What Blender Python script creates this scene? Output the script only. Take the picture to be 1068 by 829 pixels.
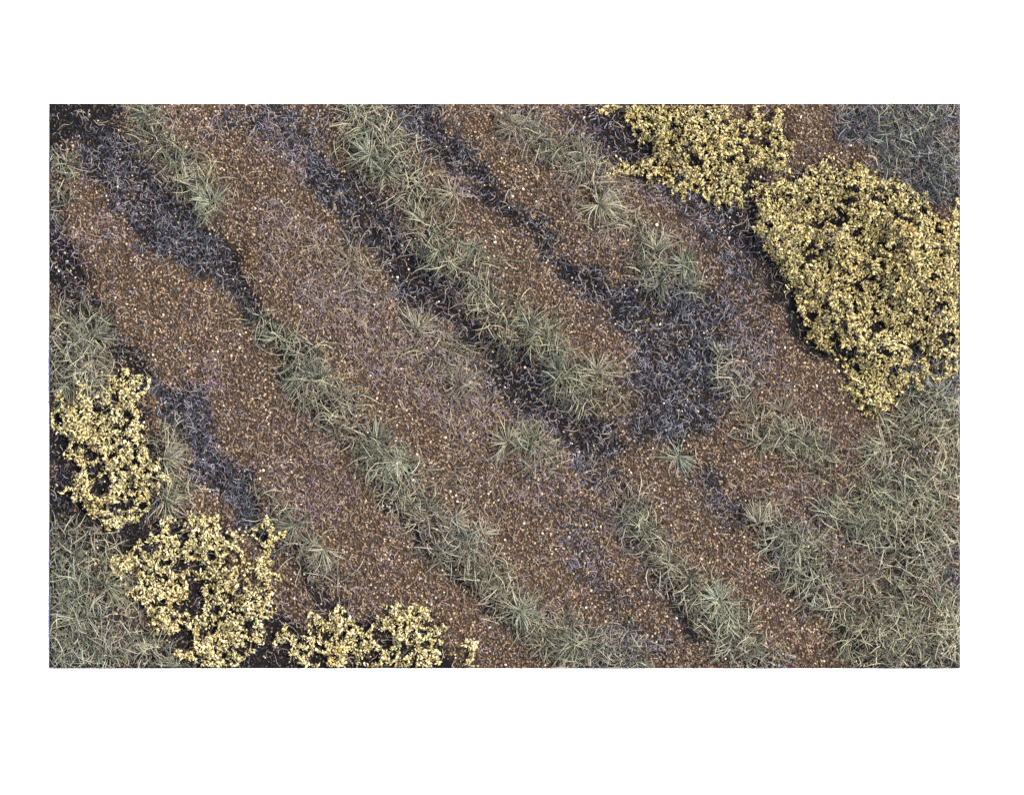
import bpy, math
import numpy as np

for o in list(bpy.data.objects):
    bpy.data.objects.remove(o, do_unlink=True)
S = bpy.context.scene
C = S.collection
rng = np.random.default_rng(11)

# ------------------------------------------------------------------ camera
# one photograph pixel is one millimetre on the mat; the mat is 951 x 589 mm
CX, CY = 526.5, 402.5
def wx(px): return (np.asarray(px, float) - CX) / 1000.0
def wy(py): return -(np.asarray(py, float) - CY) / 1000.0
cam_d = bpy.data.cameras.new('camera')
cam = bpy.data.objects.new('camera', cam_d); C.objects.link(cam)
CAM_H = 8.0
cam.location = (float(wx(534)), float(wy(414.5)), CAM_H)
cam.rotation_euler = (0, 0, 0)
cam_d.sensor_width = 36
cam_d.lens = 36 * (CAM_H - 0.008) / 1.068
cam_d.clip_start = 0.1; cam_d.clip_end = 100
S.camera = cam

# ------------------------------------------------------------------ light
SUN_EL = math.radians(55)
SX, SY = 0.93, 0.37                       # towards the sun, seen from above
w = bpy.data.worlds.new('World'); S.world = w; w.use_nodes = True
nt = w.node_tree; nt.nodes.clear()
sky = nt.nodes.new('ShaderNodeTexSky'); sky.sky_type = 'NISHITA'; sky.sun_disc = False
sky.sun_elevation = SUN_EL; sky.sun_rotation = math.atan2(SX, SY)
sky.dust_density = 5.0; sky.air_density = 1.0; sky.ozone_density = 1.0
bg = nt.nodes.new('ShaderNodeBackground'); bg.inputs[1].default_value = 0.15
wo = nt.nodes.new('ShaderNodeOutputWorld')
nt.links.new(sky.outputs[0], bg.inputs[0]); nt.links.new(bg.outputs[0], wo.inputs[0])
sd = bpy.data.lights.new('sun', 'SUN'); sd.energy = 3.1; sd.angle = math.radians(12); sd.color = (1, 0.95, 0.87)
sun = bpy.data.objects.new('sun', sd); C.objects.link(sun)
import mathutils
dirv = mathutils.Vector((SX * math.cos(SUN_EL), SY * math.cos(SUN_EL), math.sin(SUN_EL)))
sun.rotation_euler = (-dirv).to_track_quat('-Z', 'Y').to_euler()
sun.location = (2, 1, 3)
S.view_settings.view_transform = 'Standard'; S.view_settings.look = 'None'
S.view_settings.gamma = 1; S.view_settings.exposure = 1.46
S.cycles.use_denoising = False
S.cycles.filter_width = 1.6
S.cycles.max_bounces = 5; S.cycles.diffuse_bounces = 3

# ------------------------------------------------------------------ materials
ALB = 0.62        # picture tone -> surface reflectance at this exposure
def lin(r, g, b):
    f = lambda c: c / 12.92 if c <= 0.04045 else ((c + 0.055) / 1.055) ** 2.4
    return (ALB * f(r / 255), ALB * f(g / 255), ALB * f(b / 255), 1)

def base_mat(name, rough=0.85, spec=0.2):
    m = bpy.data.materials.new(name); m.use_nodes = True
    b = m.node_tree.nodes['Principled BSDF']
    b.inputs['Roughness'].default_value = rough
    b.inputs['Specular IOR Level'].default_value = spec
    return m, m.node_tree, b

def ramp(t, stops, interp='LINEAR'):
    r = t.nodes.new('ShaderNodeValToRGB'); e = r.color_ramp.elements
    r.color_ramp.interpolation = interp
    while len(e) < len(stops): e.new(0.5)
    for el, (p, c) in zip(e, stops): el.position = p; el.color = c
    return r

def island_mat(name, stops, patch_stops=None, patch_scale=14.0, patch_amt=0.5, rough=0.85, spec=0.2, interp='LINEAR', attr=None, alt=None):
    """every loose piece draws its own colour; broad patches tint whole areas"""
    m, t, b = base_mat(name, rough, spec)
    g = t.nodes.new('ShaderNodeNewGeometry')
    r = ramp(t, stops, interp)
    t.links.new(g.outputs['Random Per Island'], r.inputs[0])
    col = r.outputs[0]
    if patch_stops:
        tc = t.nodes.new('ShaderNodeTexCoord')
        n = t.nodes.new('ShaderNodeTexNoise'); n.inputs['Scale'].default_value = patch_scale; n.inputs['Detail'].default_value = 3
        t.links.new(tc.outputs['Object'], n.inputs['Vector'])
        pr = ramp(t, patch_stops); t.links.new(n.outputs['Fac'], pr.inputs[0])
        mx = t.nodes.new('ShaderNodeMix'); mx.data_type = 'RGBA'; mx.blend_type = 'MULTIPLY'
        mx.inputs[0].default_value = patch_amt
        t.links.new(col, mx.inputs[6]); t.links.new(pr.outputs[0], mx.inputs[7]); col = mx.outputs[2]
    t.links.new(col, b.inputs['Base Color'])
    return m

K = 1.0
M = {}
M['gravel'] = island_mat('gravel', [(0, lin(48, 40, 33)), (.35, lin(84, 70, 57)), (.65, lin(112, 94, 76)), (.91, lin(138, 118, 96)), (.985, lin(184, 165, 138)), (1, lin(234, 221, 201))],
                         [(.3, (1, .90, .78, 1)), (.5, (1, .97, .92, 1)), (.7, (.92, .88, .90, 1))], 9, .6)
M['mulch'] = island_mat('mulch', [(0, lin(10, 9, 10)), (.5, lin(28, 25, 27)), (.85, lin(64, 57, 55)), (.955, lin(122, 114, 108)), (1, lin(235, 226, 212))])
M['grass'] = island_mat('grass', [(0, lin(48, 52, 47)), (.35, lin(95, 100, 87)), (.7, lin(142, 145, 124)), (1, lin(208, 207, 178))],
                        [(.3, (.84, .93, 1, 1)), (.48, (1, 1, .97, 1)), (.62, (1, .97, .84, 1)), (.75, (1, .90, .84, 1))], 15, .85)
M['blue_grass'] = island_mat('blue grass', [(0, lin(28, 31, 37)), (.4, lin(58, 63, 70)), (.75, lin(96, 102, 106)), (1, lin(172, 176, 168))])
M['straw'] = island_mat('straw', [(0, lin(104, 100, 84)), (.5, lin(160, 156, 134)), (1, lin(218, 213, 184))])
M['brown_straw'] = island_mat('brown straw', [(0, lin(80, 69, 61)), (.5, lin(130, 117, 104)), (1, lin(188, 175, 156))])
M['heather'] = island_mat('heather', [(0, lin(28, 29, 35)), (.4, lin(60, 62, 72)), (.75, lin(100, 102, 114)), (1, lin(182, 183, 192))],
                          [(.32, (.84, .92, 1.0, 1)), (.5, (1, .99, 1, 1)), (.68, (1, .90, .92, 1))], 11, .9)
M['violet'] = island_mat('violet fibre', [(0, lin(68, 56, 66)), (.5, lin(122, 106, 122)), (1, lin(182, 168, 184))])
M['foliage'] = island_mat('foliage', [(0, lin(104, 90, 54)), (.28, lin(160, 144, 92)), (.6, lin(194, 182, 130)), (.9, lin(214, 202, 148)), (1, lin(230, 221, 176))],
                          [(.30, (1, .80, .52, 1)), (.40, (1, .96, .85, 1)), (.56, (1, 1, .98, 1)), (.68, (.72, .75, .68, 1))], 34, .85)
M['pale_foliage'] = island_mat('pale foliage', [(0, lin(112, 98, 62)), (.26, lin(172, 156, 104)), (.55, lin(214, 202, 148)), (.88, lin(230, 220, 172)), (1, lin(244, 238, 202))],
                          [(.30, (1, .80, .54, 1)), (.40, (1, .96, .86, 1)), (.58, (1, 1, .98, 1)), (.7, (.80, .82, .76, 1))], 34, .8)
M['pale_grass'] = island_mat('pale grass', [(0, lin(92, 99, 86)), (.5, lin(152, 160, 138)), (1, lin(214, 217, 190))])
M['branch'] = island_mat('branch', [(0, lin(22, 20, 17)), (.6, lin(50, 44, 33)), (1, lin(150, 134, 92))])

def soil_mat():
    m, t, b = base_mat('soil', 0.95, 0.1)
    a = t.nodes.new('ShaderNodeAttribute'); a.attribute_name = 'humus_shade'  # dark earth plus the shade painted under bushes and in furrows
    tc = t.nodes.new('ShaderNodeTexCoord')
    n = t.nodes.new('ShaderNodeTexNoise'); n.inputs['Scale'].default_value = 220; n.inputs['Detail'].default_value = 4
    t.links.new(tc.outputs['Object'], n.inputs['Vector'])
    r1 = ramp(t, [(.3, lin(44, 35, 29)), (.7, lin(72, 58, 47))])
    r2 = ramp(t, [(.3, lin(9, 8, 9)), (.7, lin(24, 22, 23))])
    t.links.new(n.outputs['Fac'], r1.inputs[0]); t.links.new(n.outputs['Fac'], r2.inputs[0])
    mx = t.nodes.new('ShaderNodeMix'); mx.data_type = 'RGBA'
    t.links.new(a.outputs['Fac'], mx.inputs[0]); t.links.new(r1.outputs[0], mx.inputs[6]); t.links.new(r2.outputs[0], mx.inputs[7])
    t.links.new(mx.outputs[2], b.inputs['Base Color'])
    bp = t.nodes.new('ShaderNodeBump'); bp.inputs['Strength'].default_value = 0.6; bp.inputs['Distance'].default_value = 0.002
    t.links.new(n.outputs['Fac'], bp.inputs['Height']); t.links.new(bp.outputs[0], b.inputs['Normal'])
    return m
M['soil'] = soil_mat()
m, t, b = base_mat('white paper', 0.7, 0.2); b.inputs['Base Color'].default_value = (.9, .9, .9, 1); M['paper'] = m
tc = t.nodes.new('ShaderNodeTexCoord'); n = t.nodes.new('ShaderNodeTexNoise'); n.inputs['Scale'].default_value = 60
r = ramp(t, [(.3, (.885, .885, .885, 1)), (.7, (.91, .91, .91, 1))])
t.links.new(tc.outputs['Object'], n.inputs['Vector']); t.links.new(n.outputs['Fac'], r.inputs[0]); t.links.new(r.outputs[0], b.inputs['Base Color'])

# ------------------------------------------------------------------ mesh helpers
def link_mesh(name, V, F, mat, parent=None, smooth=True):
    """V (n,3) float, F list of (k,3|4) int arrays -> one mesh object"""
    me = bpy.data.meshes.new(name)
    if not isinstance(F, (list, tuple)): F = [F]
    F = [f for f in F if len(f)]
    V = np.ascontiguousarray(V, np.float32)
    idx = np.concatenate([f.ravel() for f in F]).astype(np.int32)
    tot = np.concatenate([np.full(len(f), f.shape[1], np.int32) for f in F])
    st = np.concatenate([[0], np.cumsum(tot)[:-1]]).astype(np.int32)
    me.vertices.add(len(V)); me.vertices.foreach_set('co', V.ravel())
    me.loops.add(len(idx)); me.loops.foreach_set('vertex_index', idx)
    me.polygons.add(len(tot)); me.polygons.foreach_set('loop_start', st)
    me.polygons.foreach_set('loop_total', tot)
    me.polygons.foreach_set('use_smooth', np.full(len(tot), smooth))
    me.update(calc_edges=True); me.validate()
    me.materials.append(mat)
    o = bpy.data.objects.new(name, me); C.objects.link(o)
    if parent is not None: o.parent = parent
    return o

def tag(o, label=None, cat=None, group=None, kind=None):
    if label: o['label'] = label
    if cat: o['category'] = cat
    if group: o['group'] = group
    if kind: o['kind'] = kind

# ------------------------------------------------------------------ zone maps (1 mm raster over the mat)
X0, X1, Y0, Y1 = 51.0, 1002.0, 108.0, 697.0
GW, GH = 952, 590
gx, gy = np.meshgrid(np.arange(GW) + X0, np.arange(GH) + Y0)

def value_noise(scale, seed, octaves=3):
    r = np.random.default_rng(seed); out = np.zeros((GH, GW)); amp = 1; tot = 0
    for _ in range(octaves):
        h, w_ = int(GH / scale) + 3, int(GW / scale) + 3
        g = r.random((h, w_))
        u = (gx - X0) / scale; v = (gy - Y0) / scale
        i = u.astype(int); j = v.astype(int); fu = u - i; fv = v - j
        fu = fu * fu * (3 - 2 * fu); fv = fv * fv * (3 - 2 * fv)
        out += amp * ((g[j, i] * (1 - fu) + g[j, i + 1] * fu) * (1 - fv) + (g[j + 1, i] * (1 - fu) + g[j + 1, i + 1] * fu) * fv)
        tot += amp; amp *= .5; scale /= 2
    return out / tot
N4 = value_noise(14, 17, 2); N1 = value_noise(40, 1); N2 = value_noise(18, 2); N3 = value_noise(70, 3)
JX = gx + (value_noise(26, 5) - .5) * 34 + (value_noise(8, 7) - .5) * 20; JY = gy + (value_noise(26, 6) - .5) * 34 + (value_noise(8, 8) - .5) * 20   # ragged borders

def poly_mask(P, x=gx, y=gy):
    inside = np.zeros(x.shape, bool); n = len(P)
    for i in range(n):
        (xa, ya), (xb, yb) = P[i], P[(i + 1) % n]
        if ya == yb: continue
        c = ((ya > y) != (yb > y)) & (x < (xb - xa) * (y - ya) / (yb - ya) + xa)
        inside ^= c
    return inside

def strip(P, x=None, y=None, soft=15.0):
    """P: (x, y, half width) polyline -> 0..1 field with ragged border"""
    x = JX if x is None else x; y = JY if y is None else y
    best = np.full(gx.shape, -1e9)
    for (xa, ya, ra), (xb, yb, rb) in zip(P[:-1], P[1:]):
        dx, dy = xb - xa, yb - ya
        tt = np.clip(((x - xa) * dx + (y - ya) * dy) / (dx * dx + dy * dy), 0, 1)
        d = np.hypot(x - xa - tt * dx, y - ya - tt * dy)
        best = np.maximum(best, ra + (rb - ra) * tt - d)
    return np.clip(.5 + best / soft, 0, 1)

def area(P, soft=9):
    f = poly_mask(P, JX, JY).astype(float)
    for _ in range(soft):
        p = np.pad(f, 2, mode='edge'); f = (p[:-4, 2:-2] + p[4:, 2:-2] + p[2:-2, :-4] + p[2:-2, 4:] + f) / 5
    return f

SHRUBS = [   # label, outlines, see-through holes, height in mm, seed
    dict(zip(('label', 'polys', 'holes', 'height', 'seed', 'spacing'), ('yellow bush cut by the top edge with thin side arms', [
    [(656, 104), (656, 128), (659, 142), (667, 148), (680, 143), (684, 158), (684, 170), (690, 185), (697, 197), (706, 206), (716, 198), (730, 197), (740, 208), (755, 213), (763, 209), (770, 217), (777, 206), (773, 196), (768, 187), (776, 178), (792, 170), (800, 172), (806, 176), (818, 177), (822, 168), (817, 160), (825, 157), (820, 143), (812, 138), (815, 128), (821, 120), (812, 117), (806, 130), (798, 132), (795, 119), (788, 120), (777, 127), (776, 138), (785, 141), (790, 142), (802, 138), (806, 148), (800, 156), (788, 155), (776, 146), (765, 131), (757, 120), (757, 104)],
    [(641, 173), (650, 171), (670, 168), (686, 162), (688, 174), (660, 181), (648, 181)], [(630, 104), (650, 104), (648, 117), (640, 114), (633, 117)]],
    [(737, 192, 5, 5), (750, 162, 4, 4), (737, 111, 7, 5), (697, 181, 4, 3), (795, 148, 9, 7), (660, 124, 3, 3)], 34, 61,))),
    dict(zip(('label', 'polys', 'holes', 'height', 'seed', 'spacing'), ('largest yellow bush, spreading along the right edge', [
    [(787, 195), (798, 193), (806, 189), (813, 192), (825, 188), (835, 187), (843, 177), (855, 170), (857, 182), (865, 185), (873, 186), (880, 180), (890, 174), (903, 178), (910, 186), (913, 200), (916, 208), (924, 195), (935, 193), (943, 188), (950, 195), (953, 203), (963, 203), (970, 200), (966, 214), (975, 225), (985, 230), (993, 228), (997, 212), (1006, 206), (1006, 370), (990, 392), (978, 397), (970, 390), (957, 398), (940, 402), (932, 410), (928, 420), (920, 427), (905, 432), (890, 422), (886, 410), (892, 398), (885, 388), (882, 376), (868, 372), (855, 367), (853, 355), (842, 350), (838, 335), (835, 325), (830, 315), (828, 308), (832, 300), (823, 294), (815, 285), (807, 275), (806, 265), (800, 262), (798, 250), (794, 240), (790, 228), (788, 215)]],
    [(842, 212, 5, 5), (925, 212, 5, 5), (806, 208, 5, 5), (848, 268, 5, 5), (864, 286, 4, 5), (895, 297, 5, 6), (905, 291, 9, 4), (918, 297, 7, 5), (870, 352, 8, 8), (845, 330, 6, 6), (912, 340, 8, 7), (943, 340, 8, 3), (956, 368, 8, 10), (950, 384, 9, 6), (985, 265, 7, 5), (982, 242, 10, 4), (892, 245, 5, 5), (885, 212, 7, 6), (858, 236, 8, 6), (920, 240, 5, 5), (932, 386, 6, 4), (893, 384, 9, 5), (928, 318, 6, 5), (908, 262, 5, 5), (900, 322, 5, 5)], 42, 71,))),
    dict(zip(('label', 'polys', 'holes', 'height', 'seed', 'spacing'), ('compact yellow bush touching the left edge', [
    [(78, 400), (85, 399), (93, 405), (100, 412), (108, 408), (113, 412), (117, 397), (130, 392), (143, 390), (152, 391), (155, 402), (150, 412), (143, 418), (145, 430), (150, 438), (157, 437), (150, 448), (147, 460), (152, 475), (163, 478), (170, 495), (167, 503), (158, 507), (155, 517), (153, 530), (148, 540), (138, 545), (128, 550), (115, 556), (111, 548), (113, 540), (100, 540), (90, 543), (92, 535), (93, 528), (85, 523), (78, 517), (64, 515), (66, 509), (78, 508), (80, 498), (85, 490), (77, 478), (70, 465), (68, 455), (58, 450), (47, 447), (47, 431), (60, 424), (68, 419), (66, 432), (70, 438), (72, 427), (80, 420), (82, 408)]],
    [(82, 466, 11, 6), (100, 490, 7, 7), (116, 458, 5, 6), (122, 497, 5, 4), (95, 448, 4, 3)], 34, 81,))),
    dict(zip(('label', 'polys', 'holes', 'height', 'seed', 'spacing'), ('yellow bush with large see through hollows, lower left', [
    [(170, 540), (178, 538), (187, 543), (197, 540), (200, 537), (205, 545), (212, 540), (222, 540), (231, 538), (229, 550), (226, 560), (240, 563), (250, 560), (258, 562), (262, 553), (270, 545), (276, 537), (282, 545), (285, 555), (291, 562), (285, 570), (276, 564), (280, 575), (283, 582), (276, 590), (286, 592), (287, 602), (275, 607), (270, 598), (264, 590), (258, 600), (262, 612), (275, 614), (278, 628), (281, 640), (275, 652), (264, 663), (256, 680), (252, 701), (212, 701), (205, 690), (195, 690), (182, 683), (182, 677), (195, 680), (201, 684), (206, 668), (198, 655), (192, 648), (178, 660), (168, 655), (163, 647), (152, 640), (147, 625), (141, 615), (143, 605), (150, 597), (145, 590), (135, 588), (122, 606), (115, 598), (110, 592), (117, 582), (128, 578), (138, 572), (143, 565), (155, 562), (168, 560), (172, 550)]],
    [(158, 572, 11, 6), (188, 590, 8, 8), (205, 590, 8, 6), (204, 616, 9, 13), (196, 631, 18, 10), (262, 574, 13, 13), (170, 600, 6, 6), (226, 635, 6, 5), (243, 625, 6, 5), (232, 573, 5, 4), (185, 551, 8, 6), (222, 655, 8, 4), (232, 680, 6, 5), (165, 600, 4, 4)], 34, 91,))),
    dict(zip(('label', 'polys', 'holes', 'height', 'seed', 'spacing'), ('lacy yellow bush with two humps along the bottom edge', [
    [(323, 652), (324, 642), (335, 646), (344, 640), (350, 631), (358, 634), (363, 646), (372, 650), (378, 657), (386, 663), (396, 670), (406, 675), (412, 672), (410, 660), (404, 650), (402, 640), (402, 631), (412, 629), (418, 640), (428, 637), (434, 634), (441, 640), (449, 635), (450, 643), (440, 649), (437, 655), (449, 658), (456, 655), (461, 664), (458, 676), (456, 686), (450, 701), (318, 701), (316, 690), (306, 674), (294, 670), (284, 676), (282, 670), (290, 662), (296, 652), (303, 654), (309, 665), (318, 674), (326, 668)]],
    [(339, 662, 6, 5), (328, 685, 10, 9), (357, 664, 6, 6), (366, 685, 7, 11), (387, 684, 7, 7), (407, 688, 6, 4), (444, 672, 9, 5), (425, 690, 4, 3), (447, 651, 5, 3)], 26, 101, 6.0,))),
    dict(zip(('label', 'polys', 'holes', 'height', 'seed', 'spacing'), ('tiny yellow sprig at the bottom edge beside the lacy bush', [
    [(489, 668), (496, 667), (498, 676), (494, 684), (492, 701), (482, 701), (484, 690), (489, 680)]], [], 12, 111, 5.0,))),
]
mx = lambda *a: np.maximum.reduce(a)
# long sage grass
grass = mx(
    strip([(148, 108, 12), (172, 150, 14), (200, 190, 14), (222, 215, 14)]),
    strip([(272, 335, 8), (300, 372, 15), (338, 412, 18), (384, 455, 20), (415, 505, 20), (450, 545, 17), (490, 588, 15), (530, 625, 19), (565, 655, 20), (605, 668, 20), (650, 682, 16)]),
    strip([(358, 108, 24), (395, 140, 28), (410, 185, 24), (438, 225, 18), (470, 262, 20), (512, 312, 18), (556, 358, 20), (595, 393, 20), (640, 398, 16)]),
    .85 * strip([(532, 455, 12), (550, 475, 18), (572, 470, 8)]),
    .75 * strip([(540, 128, 16), (575, 155, 18), (612, 182, 20), (630, 215, 18)]),
    .8 * strip([(668, 250, 16), (690, 275, 24), (712, 292, 16)]),
    .9 * strip([(652, 520, 8), (682, 572, 14), (716, 606, 17), (748, 635, 19), (785, 680, 16), (800, 697, 16)]),
    .8 * strip([(755, 380, 10), (790, 440, 15), (838, 458, 18), (862, 485, 14)]),
    area([(775, 520), (800, 532), (835, 555), (862, 520), (872, 490), (905, 470), (912, 440), (945, 405), (1010, 388), (1010, 705), (890, 705), (872, 665), (838, 615), (806, 580), (786, 548)]),
    area([(45, 548), (105, 555), (130, 590), (152, 625), (165, 660), (195, 705), (45, 705)]),
    .9 * area([(45, 318), (85, 322), (112, 345), (122, 375), (132, 395), (100, 415), (45, 410)]),
    .8 * strip([(272, 515, 8), (300, 550, 16), (328, 575, 15), (345, 600, 9)]),
    .8 * strip([(168, 455, 10), (176, 495, 16), (186, 528, 12)]),
    .5 * area([(868, 105), (1010, 105), (1010, 190), (975, 200), (925, 175), (890, 150)]),
    .45 * strip([(56, 150, 10), (70, 175, 12), (60, 220, 10)]),
    .4 * strip([(366, 255, 8), (372, 300, 14)]), .4 * strip([(425, 340, 14), (470, 370, 20), (490, 400, 14)]),
)
# blue grey, short curled fibres over dark earth
heather = mx(
    area([(45, 100), (118, 100), (132, 150), (160, 190), (205, 225), (240, 262), (258, 300), (275, 345), (255, 335), (225, 290), (180, 272), (132, 245), (105, 205), (88, 175), (70, 150), (45, 160)]),
    .8 * strip([(45, 215, 12), (60, 285, 22), (95, 340, 17), (130, 380, 19), (160, 395, 12)]),
    strip([(165, 412, 10), (190, 430, 24), (212, 470, 24), (245, 512, 18), (268, 545, 12), (285, 572, 8)]),
    .75 * strip([(268, 108, 36), (305, 140, 26), (330, 175, 12)]),
    strip([(330, 180, 16), (362, 205, 24), (392, 240, 26), (430, 285, 24), (470, 326, 17), (515, 372, 20), (548, 410, 24), (600, 440, 26), (640, 455, 14)]),
    strip([(430, 108, 22), (458, 145, 20), (486, 180, 16), (520, 212, 11), (560, 245, 13), (600, 285, 12), (640, 318, 20)]),
    area([(628, 300), (660, 290), (720, 285), (765, 330), (770, 380), (760, 420), (735, 450), (700, 462), (660, 450), (650, 420), (662, 380), (652, 340)]),
    .45 * area([(735, 275), (800, 285), (812, 340), (800, 400), (735, 450)]),
    .75 * area([(860, 100), (1010, 100), (1010, 215), (985, 225), (955, 200), (915, 172), (885, 150)]),
    .7 * area([(580, 108), (660, 108), (690, 160), (760, 205), (790, 230), (800, 280), (770, 290), (730, 260), (700, 215), (640, 180), (600, 150)]),
    .85 * strip([(612, 468, 16), (638, 520, 14), (662, 562, 12), (690, 612, 9), (730, 660, 8)]), .6 * strip([(712, 468, 12), (738, 502, 13), (768, 538, 10)]), .45 * strip([(590, 530, 14), (620, 585, 16), (645, 630, 12)]),
    .7 * strip([(960, 395, 12), (1000, 385, 18)]), .7 * strip([(1000, 575, 14), (998, 620, 16)]),
    .9 * area([(45, 440), (80, 440), (100, 520), (170, 520), (165, 560), (120, 575), (80, 560), (45, 560)]),
    .6 * strip([(640, 668, 22), (690, 676, 14)]),
)
# violet sprinkles on the tracks
violet = mx(.8 * strip([(212, 388, 16), (222, 405, 12)]), .7 * strip([(320, 320, 14), (355, 345, 20), (400, 380, 12), (420, 420, 14)]),
            .7 * strip([(300, 490, 22), (300, 555, 10), (345, 520, 24)]), .7 * strip([(598, 545, 15), (625, 590, 16), (640, 620, 12)]),
            .7 * strip([(650, 668, 18), (680, 680, 12)]), .8 * strip([(790, 505, 16), (830, 515, 26), (860, 555, 18), (900, 590, 22)]),
            .7 * strip([(765, 330, 26), (790, 360, 26), (820, 400, 16)]), .7 * strip([(250, 120, 26), (310, 160, 22)]),
            .6 * strip([(600, 480, 20), (640, 540, 20)]), .6 * strip([(860, 440, 14), (845, 420, 10)]), .5 * strip([(290, 640, 22), (340, 600, 26)]),
            .6 * strip([(470, 195, 14), (500, 215, 12)]), .6 * strip([(345, 590, 16), (372, 640, 14)]), .8 * strip([(290, 240, 26), (350, 310, 34), (430, 375, 40), (500, 440, 34), (560, 500, 26)]), .6 * strip([(560, 130, 40), (640, 200, 30), (700, 230, 30)]), .5 * np.clip(N3 * 3 - 1.4, 0, 1))
dry = mx(strip([(300, 240, 26), (360, 300, 36), (430, 370, 40), (500, 430, 40), (540, 480, 30)]), strip([(540, 130, 30), (590, 180, 30), (640, 230, 30)]), strip([(620, 480, 20), (660, 560, 16), (700, 600, 20)]), .8 * strip([(780, 400, 34), (850, 470, 30)]), strip([(450, 470, 24), (500, 530, 24)]), strip([(330, 400, 14), (440, 540, 14), (560, 640, 20), (660, 690, 20)]))
grass *= np.clip((N1 - .2) * 4, .6, 1)
grass *= 1 - .75 * mx(strip([(850, 545, 12), (900, 600, 20), (925, 615, 8)]), strip([(1002, 570, 10), (995, 620, 14)]), strip([(875, 505, 14), (925, 470, 8)]), .7 * strip([(52, 540, 8), (95, 560, 8)]))
# the darkest, barest earth (shade in hollows, under and beside bushes, put into the soil colour)
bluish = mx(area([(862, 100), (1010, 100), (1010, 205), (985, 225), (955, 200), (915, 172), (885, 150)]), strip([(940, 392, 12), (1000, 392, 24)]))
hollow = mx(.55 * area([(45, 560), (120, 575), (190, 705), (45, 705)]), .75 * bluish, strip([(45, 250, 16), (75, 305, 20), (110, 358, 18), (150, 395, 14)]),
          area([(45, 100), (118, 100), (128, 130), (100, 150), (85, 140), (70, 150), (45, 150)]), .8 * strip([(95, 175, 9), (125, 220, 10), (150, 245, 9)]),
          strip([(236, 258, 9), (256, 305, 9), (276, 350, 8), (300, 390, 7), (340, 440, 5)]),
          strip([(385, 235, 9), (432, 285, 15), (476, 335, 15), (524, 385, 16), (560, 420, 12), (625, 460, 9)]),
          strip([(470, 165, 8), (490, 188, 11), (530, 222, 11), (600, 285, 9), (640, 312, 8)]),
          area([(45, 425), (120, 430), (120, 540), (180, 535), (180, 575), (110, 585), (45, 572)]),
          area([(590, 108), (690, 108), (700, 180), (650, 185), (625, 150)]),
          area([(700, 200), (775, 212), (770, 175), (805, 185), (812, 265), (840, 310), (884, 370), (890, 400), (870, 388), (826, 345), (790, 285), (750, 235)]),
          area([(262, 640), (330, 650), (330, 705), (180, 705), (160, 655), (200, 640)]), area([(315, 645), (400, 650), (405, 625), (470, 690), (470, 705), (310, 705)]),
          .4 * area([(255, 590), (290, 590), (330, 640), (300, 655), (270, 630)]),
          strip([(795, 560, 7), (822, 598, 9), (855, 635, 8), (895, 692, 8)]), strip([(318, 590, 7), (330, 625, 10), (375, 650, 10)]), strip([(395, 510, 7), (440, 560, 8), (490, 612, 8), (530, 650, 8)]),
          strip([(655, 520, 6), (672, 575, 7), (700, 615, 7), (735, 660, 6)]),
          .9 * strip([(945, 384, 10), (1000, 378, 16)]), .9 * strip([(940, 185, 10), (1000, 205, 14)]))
bush_shade = mx(*[area(P, 8) for b_ in SHRUBS[:5] for P in b_['polys']]); bush_shade *= ~((gx > 238) & (gx < 300) & (gy > 535) & (gy < 612))
hollow = mx(hollow, bush_shade)     # shade under the bushes, painted into the soil
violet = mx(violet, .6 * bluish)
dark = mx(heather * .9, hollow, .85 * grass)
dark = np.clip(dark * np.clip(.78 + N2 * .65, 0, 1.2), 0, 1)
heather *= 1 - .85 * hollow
grass *= 1 - .75 * bush_shade
# relief: grass banks a little proud, dark bands as shallow furrows
def blur(f, k=6):
    for _ in range(k):
        p = np.pad(f, 3, mode='edge'); f = (p[:-6, 3:-3] + p[6:, 3:-3] + p[3:-3, :-6] + p[3:-3, 6:] + f) / 5
    return f
H = .0115 + blur(.009 * np.clip(grass, 0, 1) - .004 * np.clip(heather, 0, 1) - .006 * hollow, 8) + .003 * (N3 - .5) + .0016 * (N2 - .5)
rimd = np.minimum(np.minimum(gx - X0, X1 - gx), np.minimum(gy - Y0, Y1 - gy))
H = np.maximum(H * np.clip(.1 + .9 * rimd / 24, .1, 1), .001)

def samp(A, px, py):
    i = np.clip(np.round(px - X0).astype(int), 0, GW - 1); j = np.clip(np.round(py - Y0).astype(int), 0, GH - 1)
    return A[j, i]
def hz(px, py):
    u = np.clip(px - X0, 0, GW - 1.001); v = np.clip(py - Y0, 0, GH - 1.001)
    i = u.astype(int); j = v.astype(int); fu = u - i; fv = v - j
    return (H[j, i] * (1 - fu) + H[j, i + 1] * fu) * (1 - fv) + (H[j + 1, i] * (1 - fu) + H[j + 1, i + 1] * fu) * fv

# ------------------------------------------------------------------ setting
bd = link_mesh('backdrop', np.array([(-4, -4, 0), (4, -4, 0), (4, 4, 0), (-4, 4, 0)], float), np.array([[0, 1, 2, 3]]), M['paper'], smooth=False)
tag(bd, kind='structure')

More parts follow.
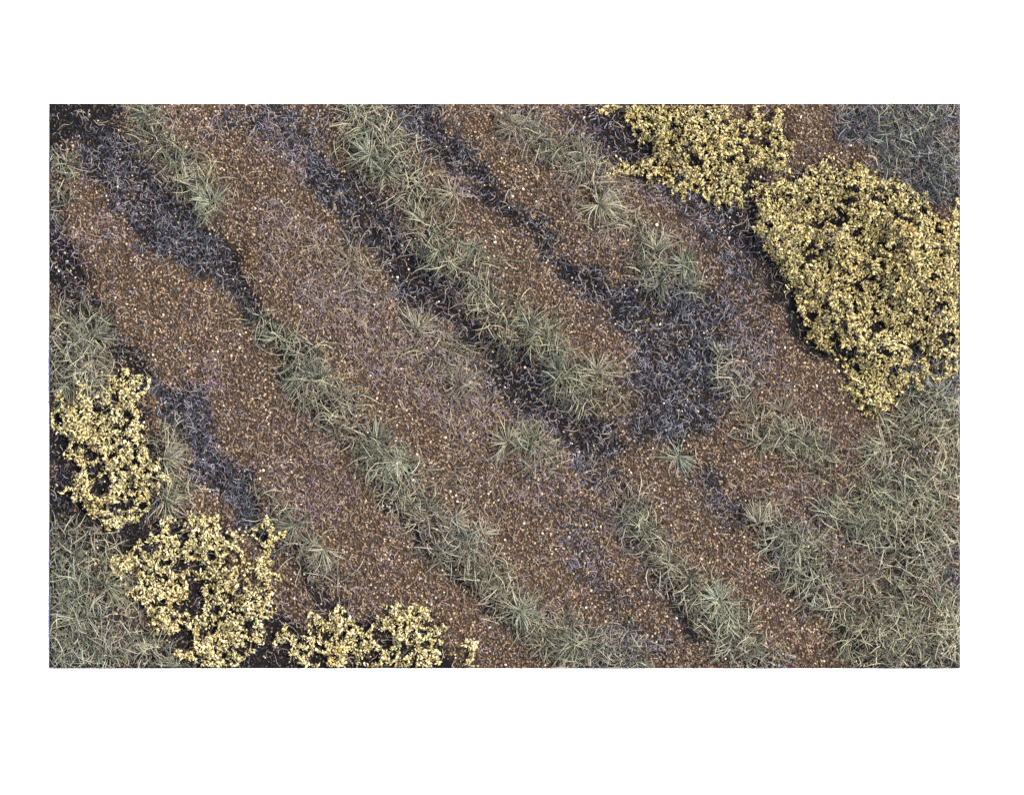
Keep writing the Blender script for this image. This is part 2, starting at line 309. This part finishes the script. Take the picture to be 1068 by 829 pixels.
st = 2
ix = np.append(np.arange(0, GW - 1, st), GW - 1); iy = np.append(np.arange(0, GH - 1, st), GH - 1)
ax, ay = np.meshgrid(ix, iy)
px = np.clip(ax + X0, X0, X1); py = np.clip(ay + Y0, Y0, Y1)
top = np.stack([wx(px), wy(py), H[ay, ax]], -1).reshape(-1, 3)
nr, nc = ax.shape; idm = np.arange(nr * nc).reshape(nr, nc)
q = np.stack([idm[1:, :-1], idm[1:, 1:], idm[:-1, 1:], idm[:-1, :-1]], -1).reshape(-1, 4)
rim = np.concatenate([idm[0, :-1], idm[:-1, -1], idm[-1, :0:-1], idm[:0:-1, 0]])
low = top[rim].copy(); low[:, 2] = .0006
nb = len(top); rr = np.arange(len(rim)); r2 = (rr + 1) % len(rim)
side = np.stack([rim[rr], rim[r2], nb + r2, nb + rr], -1)
gr = link_mesh('ground', np.concatenate([top, low]), [q, side], M['soil'])
tag(gr, kind='structure')
at = gr.data.attributes.new('humus_shade', 'FLOAT', 'POINT')
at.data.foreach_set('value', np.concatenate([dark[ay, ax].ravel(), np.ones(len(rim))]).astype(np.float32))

# ------------------------------------------------------------------ grains
t_ = (1 + 5 ** .5) / 2
ICO_V = np.array([(-1, t_, 0), (1, t_, 0), (-1, -t_, 0), (1, -t_, 0), (0, -1, t_), (0, 1, t_), (0, -1, -t_), (0, 1, -t_), (t_, 0, -1), (t_, 0, 1), (-t_, 0, -1), (-t_, 0, 1)]) / math.hypot(1, t_)
ICO_F = np.array([(0, 11, 5), (0, 5, 1), (0, 1, 7), (0, 7, 10), (0, 10, 11), (1, 5, 9), (5, 11, 4), (11, 10, 2), (10, 7, 6), (7, 1, 8), (3, 9, 4), (3, 4, 2), (3, 2, 6), (3, 6, 8), (3, 8, 9), (4, 9, 5), (2, 4, 11), (6, 2, 10), (8, 6, 7), (9, 8, 1)])
OCT_V = np.array([(1, 0, 0), (-1, 0, 0), (0, 1, 0), (0, -1, 0), (0, 0, 1), (0, 0, -1)], float)
OCT_F = np.array([(0, 2, 4), (2, 1, 4), (1, 3, 4), (3, 0, 4), (2, 0, 5), (1, 2, 5), (3, 1, 5), (0, 3, 5)])

def rand_rot(n, r):
    qv = r.normal(size=(n, 4)); qv /= np.linalg.norm(qv, axis=1, keepdims=True)
    a, b, c, d = qv.T
    return np.stack([np.stack([1 - 2 * (c * c + d * d), 2 * (b * c - a * d), 2 * (b * d + a * c)], -1),
                     np.stack([2 * (b * c + a * d), 1 - 2 * (b * b + d * d), 2 * (c * d - a * b)], -1),
                     np.stack([2 * (b * d - a * c), 2 * (c * d + a * b), 1 - 2 * (b * b + c * c)], -1)], 1)

def lumps(P, rad, r, V=ICO_V, F=ICO_F, squash=(1, .8, .6), jit=.25):
    """P (n,3) centres, rad (n,) -> crumbs, each a jittered and turned solid"""
    n = len(P); nv = len(V)
    L = V[None] * np.array(squash)[None, None] * (1 + r.uniform(-jit, jit, (n, nv, 1)))
    L = np.einsum('nij,nvj->nvi', rand_rot(n, r), L) * rad[:, None, None]
    return (L + P[:, None]).reshape(-1, 3), (F[None] + (np.arange(n) * nv)[:, None, None]).reshape(-1, 3)

def scatter(n, dens, r, inset=1.1):
    out = []; have = 0
    while have < n:
        x = r.uniform(X0 + inset, X1 - inset, n); y = r.uniform(Y0 + inset, Y1 - inset, n)
        k = r.random(n) < samp(dens, x, y)
        out.append(np.stack([x[k], y[k]], 1)); have += k.sum()
    return np.concatenate(out)[:n]

def grains(name, n, dens, mat, lo, hi, seed, kind_label=None):
    r = np.random.default_rng(seed)
    P = scatter(n, dens, r)
    rad = (lo + (hi - lo) * r.random(n) ** 2.2) / 1000
    z = hz(P[:, 0], P[:, 1]) + rad * r.uniform(.1, .6, n)
    V, F = lumps(np.stack([wx(P[:, 0]), wy(P[:, 1]), z], 1), rad, r)
    o = link_mesh(name, V, F, mat)
    tag(o, kind='stuff'); return o
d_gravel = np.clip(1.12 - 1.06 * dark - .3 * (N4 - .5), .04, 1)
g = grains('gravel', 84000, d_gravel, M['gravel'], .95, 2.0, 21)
tag(g, 'loose brown gravel covering the bare tracks', 'gravel')
d_mulch = np.clip(.12 + dark, 0, 1)  # dark crumbs, also laid where shade is painted into the soil
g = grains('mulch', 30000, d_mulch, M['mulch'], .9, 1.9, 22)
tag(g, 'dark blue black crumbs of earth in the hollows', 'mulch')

# ------------------------------------------------------------------ fibres
def fibres(px, py, az, length, e0, droop, curl, rad, r, nseg=5, lift=0.0, kink=.16):
    """each fibre: an arching, tapering three sided strand; mm in, world coordinates out"""
    n = len(px); seg = length / nseg
    pts = np.zeros((n, nseg + 1, 3)); x, y = px.copy(), py.copy()
    z = hz(x, y) * 1000 - .4 + lift
    pts[:, 0] = np.stack([x, y, z], 1); e = e0.copy(); a = az.copy()
    for k in range(nseg):
        x = x + seg * np.cos(e) * np.cos(a); y = y + seg * np.cos(e) * np.sin(a); z = z + seg * np.sin(e)
        out = (x < X0 + .8) | (x > X1 - .8) | (y < Y0 + .8) | (y > Y1 - .8)      # trimmed flush with the mat
        x = np.where(out, pts[:, k, 0], x); y = np.where(out, pts[:, k, 1], y); z = np.where(out, pts[:, k, 2], z)
        z = np.maximum(z, hz(x, y) * 1000 + 1.0 + .8 * r.random(n))
        pts[:, k + 1] = np.stack([x, y, z], 1)
        e = e - droop / nseg; a = a + curl / nseg + kink * r.normal(0, 1, n)
    W = np.stack([wx(pts[..., 0]), wy(pts[..., 1]), pts[..., 2] / 1000], -1)
    tan = np.gradient(W, axis=1); tan /= np.linalg.norm(tan, axis=-1, keepdims=True) + 1e-12
    up = np.array([0, 0, 1.0]); sd_ = np.cross(tan, up); ln = np.linalg.norm(sd_, axis=-1, keepdims=True)
    sd_ = np.where(ln > 1e-3, sd_ / (ln + 1e-12), np.array([1.0, 0, 0])); nn = np.cross(sd_, tan)
    tap = np.interp(np.linspace(0, 1, nseg + 1), [0, .25, .7, 1], [.8, 1, .8, .25])
    R = (rad[:, None] * tap[None])[..., None] / 1000
    ring = [W + R * (math.cos(q_) * sd_ + math.sin(q_) * nn) for q_ in (math.pi / 2, math.pi / 2 + 2.0944, math.pi / 2 + 4.18879)]
    V = np.stack(ring, 2)                                   # n, nseg+1, 3, 3
    nv = (nseg + 1) * 3; base = (np.arange(n) * nv)[:, None]
    Q = []
    for k in range(nseg):
        for j in range(3):
            j2 = (j + 1) % 3
            Q.append([k * 3 + j, k * 3 + j2, (k + 1) * 3 + j2, (k + 1) * 3 + j])
    Q = np.array(Q)
    return V.reshape(-1, 3), (base[:, :, None] + Q[None]).reshape(-1, 4)

def joined(parts):
    Vs, Fs, off = [], [], 0
    for V, F in parts: Vs.append(V); Fs.append(F + off); off += len(V)
    return np.concatenate(Vs), np.concatenate(Fs)

# short curled heather fibres
def curls(name, n, dens, mat, lmin, lmax, seed, rad=.5):
    r = np.random.default_rng(seed); P = scatter(n, dens, r)
    V, F = fibres(P[:, 0], P[:, 1], r.uniform(0, 6.283, n), r.uniform(lmin, lmax, n), r.uniform(.15, 1.0, n), r.uniform(.6, 2.4, n),
                  r.normal(0, 1.8, n), rad * r.uniform(.7, 1.25, n), r, 5, kink=.4)
    o = link_mesh(name, V, F, mat); tag(o, kind='stuff'); return o
o = curls('heather', 21000, np.clip(heather * (-.2 + 1.6 * N2) + .04, 0, 1), M['heather'], 4, 12, 31, .34)
tag(o, 'short blue grey curled fibres over the dark hollows', 'heather')
o = curls('violet_heather', 6800, np.clip(violet * (-.1 + 1.4 * N1), 0, 1), M['violet'], 5, 12, 32, .4)
tag(o, 'short violet fibres sprinkled over the tracks', 'heather')
o = curls('dry_stalks', 11500, np.clip(.05 + .2 * violet + .15 * N2 + .35 * grass + .75 * dry * (N1 + .2), 0, 1), M['brown_straw'], 6, 22, 33, .4)
tag(o, 'thin dry brown stalks lying on the gravel', 'stalks')

# long grass: clumps that radiate, laid along the banks
def clumps(name, ncl, dens, mat, per, lmin, lmax, seed, rad=.38):
    r = np.random.default_rng(seed); P = scatter(ncl, dens, r)
    cnt = r.integers(per[0], per[1], ncl); cidx = np.repeat(np.arange(ncl), cnt); n = len(cidx)
    sp = r.normal(0, 4.5, (n, 2)); bx = np.clip(P[cidx, 0] + sp[:, 0], X0 + 1, X1 - 1); by = np.clip(P[cidx, 1] + sp[:, 1], Y0 + 1, Y1 - 1)
    lean = r.uniform(0, 6.283, ncl)[cidx]; az = lean + r.normal(0, 1.5, n)
    V, F = fibres(bx, by, az, r.uniform(lmin, lmax, n), r.uniform(.2, 1.15, n), r.uniform(.5, 2.0, n), r.normal(0, .8, n), rad * r.uniform(.65, 1.4, n), r, 5, kink=.13)
    o = link_mesh(name, V, F, mat); tag(o, kind='stuff'); return o
dg = np.clip(grass * (.35 + 1.2 * N4), 0, 1) ** 1.2 * (1 - .55 * bluish)
o = clumps('blue_grass', 260, bluish * (.3 + N2), M['blue_grass'], (3, 9), 10, 28, 43)
tag(o, 'dark grey grass in the upper right corner', 'grass')
o = clumps('straw_grass', 460, dg, M['straw'], (2, 7), 10, 30, 44)
tag(o, 'dry straw coloured blades among the green grass', 'grass')
o = clumps('grass', 1650, dg, M['grass'], (3, 10), 10, 32, 41)
tag(o, 'long sage green grass lying along the banks and field', 'grass')

# ------------------------------------------------------------------ single tufts
def tuft(x, y, R, n, mat, label, seed, bias=None, spread=3.14):
    r = np.random.default_rng(seed); n = int(n)
    n = int(n * 1.1); a = r.uniform(-spread, spread, n) + (bias if bias is not None else 0)
    if bias is None: a = np.where(r.random(n) < .45, r.uniform(0, 6.283) + r.normal(0, .6, n), a)
    ph = r.uniform(0, 6.283, n); rr_ = 1.6 * np.sqrt(r.random(n))
    V, F = fibres(np.clip(x + rr_ * np.cos(ph), X0 + 1, X1 - 1), np.clip(y + rr_ * np.sin(ph), Y0 + 1, Y1 - 1), a, R * r.uniform(.55, 1.2, n), r.uniform(.25, 1.25, n),
                  r.uniform(.4, 1.5, n), r.normal(0, .4, n), .39 * r.uniform(.65, 1.4, n), r, 6, kink=.16)
    org = np.array([float(wx(x)), float(wy(y)), float(hz(np.array([x]), np.array([y]))[0])])
    o = link_mesh('grass_tuft', V - org, F, M[mat]); o.location = org
    tag(o, label, 'grass tuft', 'grass tufts on the mat'); return o

TUFTS = [
 (220, 212, 27, 46, 'pale_grass', 'bright pale green tuft ending the upper left grass bank', -2.4, 2.2),
 (184, 170, 26, 40, 'grass', 'pale green tuft in the middle of the upper left grass bank', None, 3.14),
 (153, 119, 28, 40, 'grass', 'green tuft at the top end of the upper left grass bank', None, 3.14),
 (70, 172, 24, 20, 'grass', 'thin grey tuft by the upper left edge beside the dark hollow', None, 3.14),
 (473, 202, 27, 44, 'straw', 'grey star tuft alone on gravel right of the top middle bank', None, 3.14),
 (386, 162, 30, 50, 'pale_grass', 'dense sage tuft in the upper part of the top middle bank', None, 3.14),
 (402, 182, 28, 46, 'grass', 'sage tuft with spread blades just below the densest top middle tuft', None, 3.14),
 (441, 232, 24, 34, 'straw', 'straw tuft swept along the bank above the dark furrow', -2.2, .7),
 (458, 262, 26, 40, 'grass', 'pale tuft on the bank between dark furrow and gravel', None, 3.14),
 (492, 258, 24, 36, 'grass', 'small spreading tuft on the gravel side of the middle bank', None, 3.14),
 (537, 133, 26, 38, 'brown_straw', 'brown star tuft near the top edge, left of the yellow bush', None, 3.14),
 (577, 156, 27, 38, 'grass', 'grey green tuft in the thin patch left of the top bush', None, 3.14),
 (606, 173, 25, 34, 'grass', 'grey tuft between the brown star tuft and the top bush', None, 3.14),
 (625, 214, 32, 56, 'straw', 'large pale star tuft below left of the top bush', None, 3.14),
 (684, 262, 30, 44, 'straw', 'fan of pale blades at the top of the round tuft cluster', -1.6, 1.1),
 (712, 278, 24, 34, 'grass', 'grey green tuft on the right side of the round cluster', None, 3.14),
 (688, 296, 24, 36, 'grass', 'low tuft at the bottom of the round cluster above blue heather', None, 3.14),
 (366, 274, 30, 34, 'brown_straw', 'straw coloured star tuft lying on the gravel beside the long furrow', None, 3.14),
 (331, 256, 24, 14, 'brown_straw', 'few dry blades on gravel left of the straw star tuft', 2.4, 1.8),
 (398, 305, 24, 12, 'brown_straw', 'few dry blades on gravel below the straw star tuft', 1.4, 1.2),
 (434, 343, 27, 40, 'straw', 'pale tuft on the gravel in the middle of the mat', -1.0, 1.6),
 (480, 404, 26, 34, 'brown_straw', 'sparse straw tuft on gravel left of the furrow bend', None, 3.14),
 (552, 343, 26, 34, 'grass', 'bright upright tuft on the bank right of the furrow', -1.4, 1.4),
 (582, 388, 27, 40, 'grass', 'sage tuft near the lower end of the middle bank', None, 3.14),
 (622, 388, 28, 44, 'straw', 'yellowish tuft where the middle bank meets blue heather', -1.2, 1.7),
 (529, 462, 32, 50, 'straw', 'bright pale tuft standing out on the gravel below the furrow', -2.0, 2.2),
 (553, 463, 30, 44, 'grass', 'grey green tuft right beside the bright pale tuft', None, 3.14),
 (392, 458, 30, 48, 'grass', 'dense green tuft at the widest part of the long lower bank', None, 3.14),
 (416, 482, 28, 44, 'pale_grass', 'mint tuft below the densest tuft of the long lower bank', None, 3.14),
 (330, 396, 28, 40, 'grass', 'grey green tuft on the upper stretch of the long lower bank', None, 3.14),
 (288, 352, 26, 36, 'grass', 'pale tuft at the upper tip of the long lower bank', None, 3.14),
 (474, 540, 25, 34, 'straw', 'pale tuft on the narrow stretch of the long lower bank', None, 3.14),
 (503, 556, 22, 24, 'straw', 'short straw tuft leaning off the long lower bank', -1.0, 1.6),
 (541, 636, 32, 56, 'pale_grass', 'star shaped mint tuft near the foot of the long lower bank', None, 3.14),
 (598, 672, 28, 42, 'grass', 'wide tuft by the bottom edge, end of the long lower bank', None, 3.14),
 (707, 476, 28, 50, 'pale_grass', 'bright star tuft below the large blue heather patch', None, 3.14),
 (752, 372, 26, 22, 'grass', 'thin upright tuft on the right rim of the blue heather', -1.4, 1.2),
 (816, 430, 28, 34, 'brown_straw', 'brownish fan tuft left of the tip of the large bush', -1.57, 1.3),
 (839, 460, 28, 46, 'grass', 'grey green star tuft below the tip of the large bush', None, 3.14),
 (794, 461, 24, 30, 'grass', 'small green tuft between star tuft and brown gravel', None, 3.14),
 (922, 466, 30, 34, 'straw', 'grey fan tuft at the upper edge of the right field', 2.9, 1.6),
 (751, 626, 30, 64, 'pale_grass', 'bright green white star tuft on the lower right bank', None, 3.14),
 (718, 602, 24, 30, 'grass', 'dull tuft above the bright star on the lower right bank', None, 3.14),
 (672, 556, 24, 32, 'grass', 'grey tuft at the upper end of the lower right bank', None, 3.14),
 (790, 545, 28, 36, 'straw', 'straw tuft at the upper left corner of the right field', -1.8, 1.5),
 (833, 608, 28, 42, 'grass', 'tuft on the edge of the right field above the last gravel track', None, 3.14),
 (902, 600, 32, 40, 'brown_straw', 'reddish brown star tuft inside the right field', None, 3.14),
 (96, 352, 34, 46, 'grass', 'green tuft above the left bush', None, 3.14),
 (172, 478, 34, 52, 'straw', 'dry fan tuft growing out right of the left bush', .1, 1.6),
 (172, 522, 28, 40, 'straw', 'pale tuft between the left bush and the hollow bush', 0.6, 1.8),
 (338, 572, 30, 44, 'straw', 'pale swept tuft above the bottom bush', 2.0, 1.8),
 (308, 548, 28, 40, 'grass', 'grey green tuft on the short bank right of the hollow bush', None, 3.14),
 (110, 610, 34, 54, 'grass', 'green tuft on the lower left field beside the hollow bush', None, 3.14),
]
for i, (x, y, R, n, mt, lab, bi, sp) in enumerate(TUFTS):
    tuft(x, y, R, n, mt, lab, 500 + i, bi, sp)

# ------------------------------------------------------------------ yellow bushes
def edge_distance(mask, kmax=45):
    d = np.zeros(mask.shape); cur = mask.copy()
    for k in range(kmax):
        if not cur.any(): break
        d[cur] = k + 1
        p = np.pad(cur, 1, constant_values=True)
        cur = cur & p[:-2, 1:-1] & p[2:, 1:-1] & p[1:-1, :-2] & p[1:-1, 2:]
    return d

def tubes(A, B, ra, rb):
    d = B - A; d /= np.linalg.norm(d, axis=1, keepdims=True) + 1e-12
    s = np.cross(d, np.array([.3, .2, .93])); s /= np.linalg.norm(s, axis=1, keepdims=True) + 1e-12; u = np.cross(d, s)
    V = []
    for P, rr_ in ((A, ra), (B, rb)):
        for k in range(4):
            a = k * math.pi / 2; V.append(P + rr_[:, None] * (math.cos(a) * s + math.sin(a) * u))
    V = np.stack(V, 1); n = len(A); Q = np.array([[k, (k + 1) % 4, 4 + (k + 1) % 4, 4 + k] for k in range(4)])
    return V.reshape(-1, 3), ((np.arange(n) * 8)[:, None, None] + Q[None]).reshape(-1, 4)

def shrub(label, polys, holes, height, seed, spacing=5.6, per=20, foots=5, group=None):
    r = np.random.default_rng(seed)
    jx = gx + (value_noise(9, seed + 1, 2) - .5) * 14; jy = gy + (value_noise(9, seed + 2, 2) - .5) * 14
    mask = np.zeros(gx.shape, bool)
    for P in polys: mask |= poly_mask(P, jx, jy)
    for hx, hy, rx, ry in holes: mask &= ((jx - hx) / rx) ** 2 + ((jy - hy) / ry) ** 2 > 1
    mask &= rimd > 2.5
    lace = value_noise(10, seed + 3, 2)
    ed = edge_distance(mask)
    mask &= ~((lace < (.41 if seed in (81, 91, 101) else .32)) & (ed > 2))
    ed2 = edge_distance(mask)
    lum = value_noise(24, seed + 4, 2)
    top = 7 + height * (1 - np.exp(-ed / 16)) * np.clip(-.15 + 2.1 * lum, .05, 1.7)          # crown height above soil, mm
    ys, xs = np.nonzero(mask); px_, py_ = xs + X0, ys + Y0
    order = r.permutation(len(px_)); grid = {}; nodes = []
    for k in order:                                                        # evenly spread twig tips
        x, y = px_[k], py_[k]; gi, gj = int(x // spacing), int(y // spacing); ok = True
        for a in (-1, 0, 1):
            for b in (-1, 0, 1):
                for (qx, qy) in grid.get((gi + a, gj + b), ()):
                    if (qx - x) ** 2 + (qy - y) ** 2 < spacing ** 2: ok = False
        if ok: grid.setdefault((gi, gj), []).append((x, y)); nodes.append((x + r.uniform(-.5, .5), y + r.uniform(-.5, .5)))
    nodes = np.array(nodes)
    soft = blur(mask.astype(float), 5); gy_, gx_ = np.gradient(soft)       # loose fronds reaching out of the crown
    e_ = nodes[samp(ed, nodes[:, 0], nodes[:, 1]) < 6]; e_ = e_[r.random(len(e_)) < .26]; frond = []
    for x, y in e_:
        a = math.atan2(-samp(gy_, np.array([x]), np.array([y]))[0], -samp(gx_, np.array([x]), np.array([y]))[0]) + r.normal(0, .5)
        for k in range(r.integers(1, 4)):
            x += 4.2 * math.cos(a); y += 4.2 * math.sin(a); a += r.normal(0, .35)
            if X0 + 3 < x < X1 - 3 and Y0 + 3 < y < Y1 - 3 and all(((x - hx) / rx) ** 2 + ((y - hy) / ry) ** 2 > 1.6 for hx, hy, rx, ry in holes): frond.append((x, y))
    nf = len(frond); nodes = np.concatenate([nodes, np.array(frond).reshape(-1, 2)]); nn_ = len(nodes)
    tz = samp(top, nodes[:, 0], nodes[:, 1]); gz = hz(nodes[:, 0], nodes[:, 1]) * 1000
    nz = gz + tz * (1 - .8 * r.random(nn_) ** 1.2)
    if nf: nz[-nf:] = gz[-nf:] + r.uniform(5, 14, nf)
    P = np.column_stack([nodes, nz])
    # twig network: minimum spanning tree over the tips, legs to the soil
    par = np.full(nn_, -1); best = np.full(nn_, 1e18); src = np.zeros(nn_, int); seen = np.zeros(nn_, bool)
    cur = int(np.argmax(tz)); seen[cur] = True
    for _ in range(nn_ - 1):
        d = ((P - P[cur]) ** 2).sum(1); up_ = (d < best) & ~seen; best[up_] = d[up_]; src[up_] = cur
        cur = int(np.argmin(np.where(seen, 1e19, best))); par[cur] = src[cur]; seen[cur] = True
    kid = np.nonzero((par >= 0) & (best < (spacing * 3.2) ** 2))[0]
    W = lambda Q: np.column_stack([wx(Q[:, 0]), wy(Q[:, 1]), Q[:, 2] / 1000])
    A, B = W(P[par[kid]]), W(P[kid]); tr = [tubes(A, B, np.full(len(kid), .0009), np.full(len(kid), .0006))]
    legs = r.choice(nn_, max(foots, nn_ // 9), replace=False)
    L0 = P[legs].copy(); L0[:, :2] += r.normal(0, 3, (len(legs), 2)); L0[:, 0] = np.clip(L0[:, 0], X0 + 2, X1 - 2); L0[:, 1] = np.clip(L0[:, 1], Y0 + 2, Y1 - 2)
    L0[:, 2] = hz(L0[:, 0], L0[:, 1]) * 1000 - .8
    tr.append(tubes(W(L0), W(P[legs]), np.full(len(legs), .0014), np.full(len(legs), .0008)))
    # leaf crumbs round every twig
    idx = np.repeat(np.arange(nn_), np.where(np.arange(nn_) < nn_ - nf, per, per // 3)); n = len(idx)
    Q = P[idx] + r.normal(0, 1, (n, 3)) * np.array([2.3, 2.3, 2.2])
    mid = kid[r.integers(0, len(kid), int(n * .35))]; tt = r.random((len(mid), 1))
    Q2 = P[mid] * tt + P[par[mid]] * (1 - tt) + r.normal(0, 1.2, (len(mid), 3)); Q = np.concatenate([Q, Q2])
    gzq = hz(Q[:, 0], Q[:, 1]) * 1000
    trim = 1.7 + .06 * np.maximum(Q[:, 2], 0)                              # cut back flush with the mat
    keep = (Q[:, 0] > X0 + trim) & (Q[:, 0] < X1 - trim) & (Q[:, 1] > Y0 + trim) & (Q[:, 1] < Y1 - trim) & (Q[:, 2] > gzq + 1)
    keep &= samp(edge_distance(~mask, 6), Q[:, 0], Q[:, 1]) < np.where(np.concatenate([idx, mid]) >= nn_ - nf, 99, 1.6)
    Q = Q[keep]; rad = (.6 + 1.0 * r.random(len(Q)) ** 1.5) / 1000
    V, F = lumps(W(Q), rad, r, OCT_V, OCT_F, (1.7, .85, .45), .4)
    c = nodes.mean(0); org = np.array([float(wx(c[0])), float(wy(c[1])), float(hz(c[:1], c[1:])[0])])
    root = bpy.data.objects.new('shrub', None); C.objects.link(root); root.location = org; root.empty_display_size = .02
    tag(root, label, 'bush', group)
    link_mesh('foliage', V - org, F, M['pale_foliage' if c[0] < 700 else 'foliage'], root, smooth=False)
    Vb, Fb = joined(tr); link_mesh('branch', Vb - org, Fb, M['branch'], root)
    return root

for b_ in SHRUBS:
    shrub(group='yellow bushes round the edges of the mat', **b_)
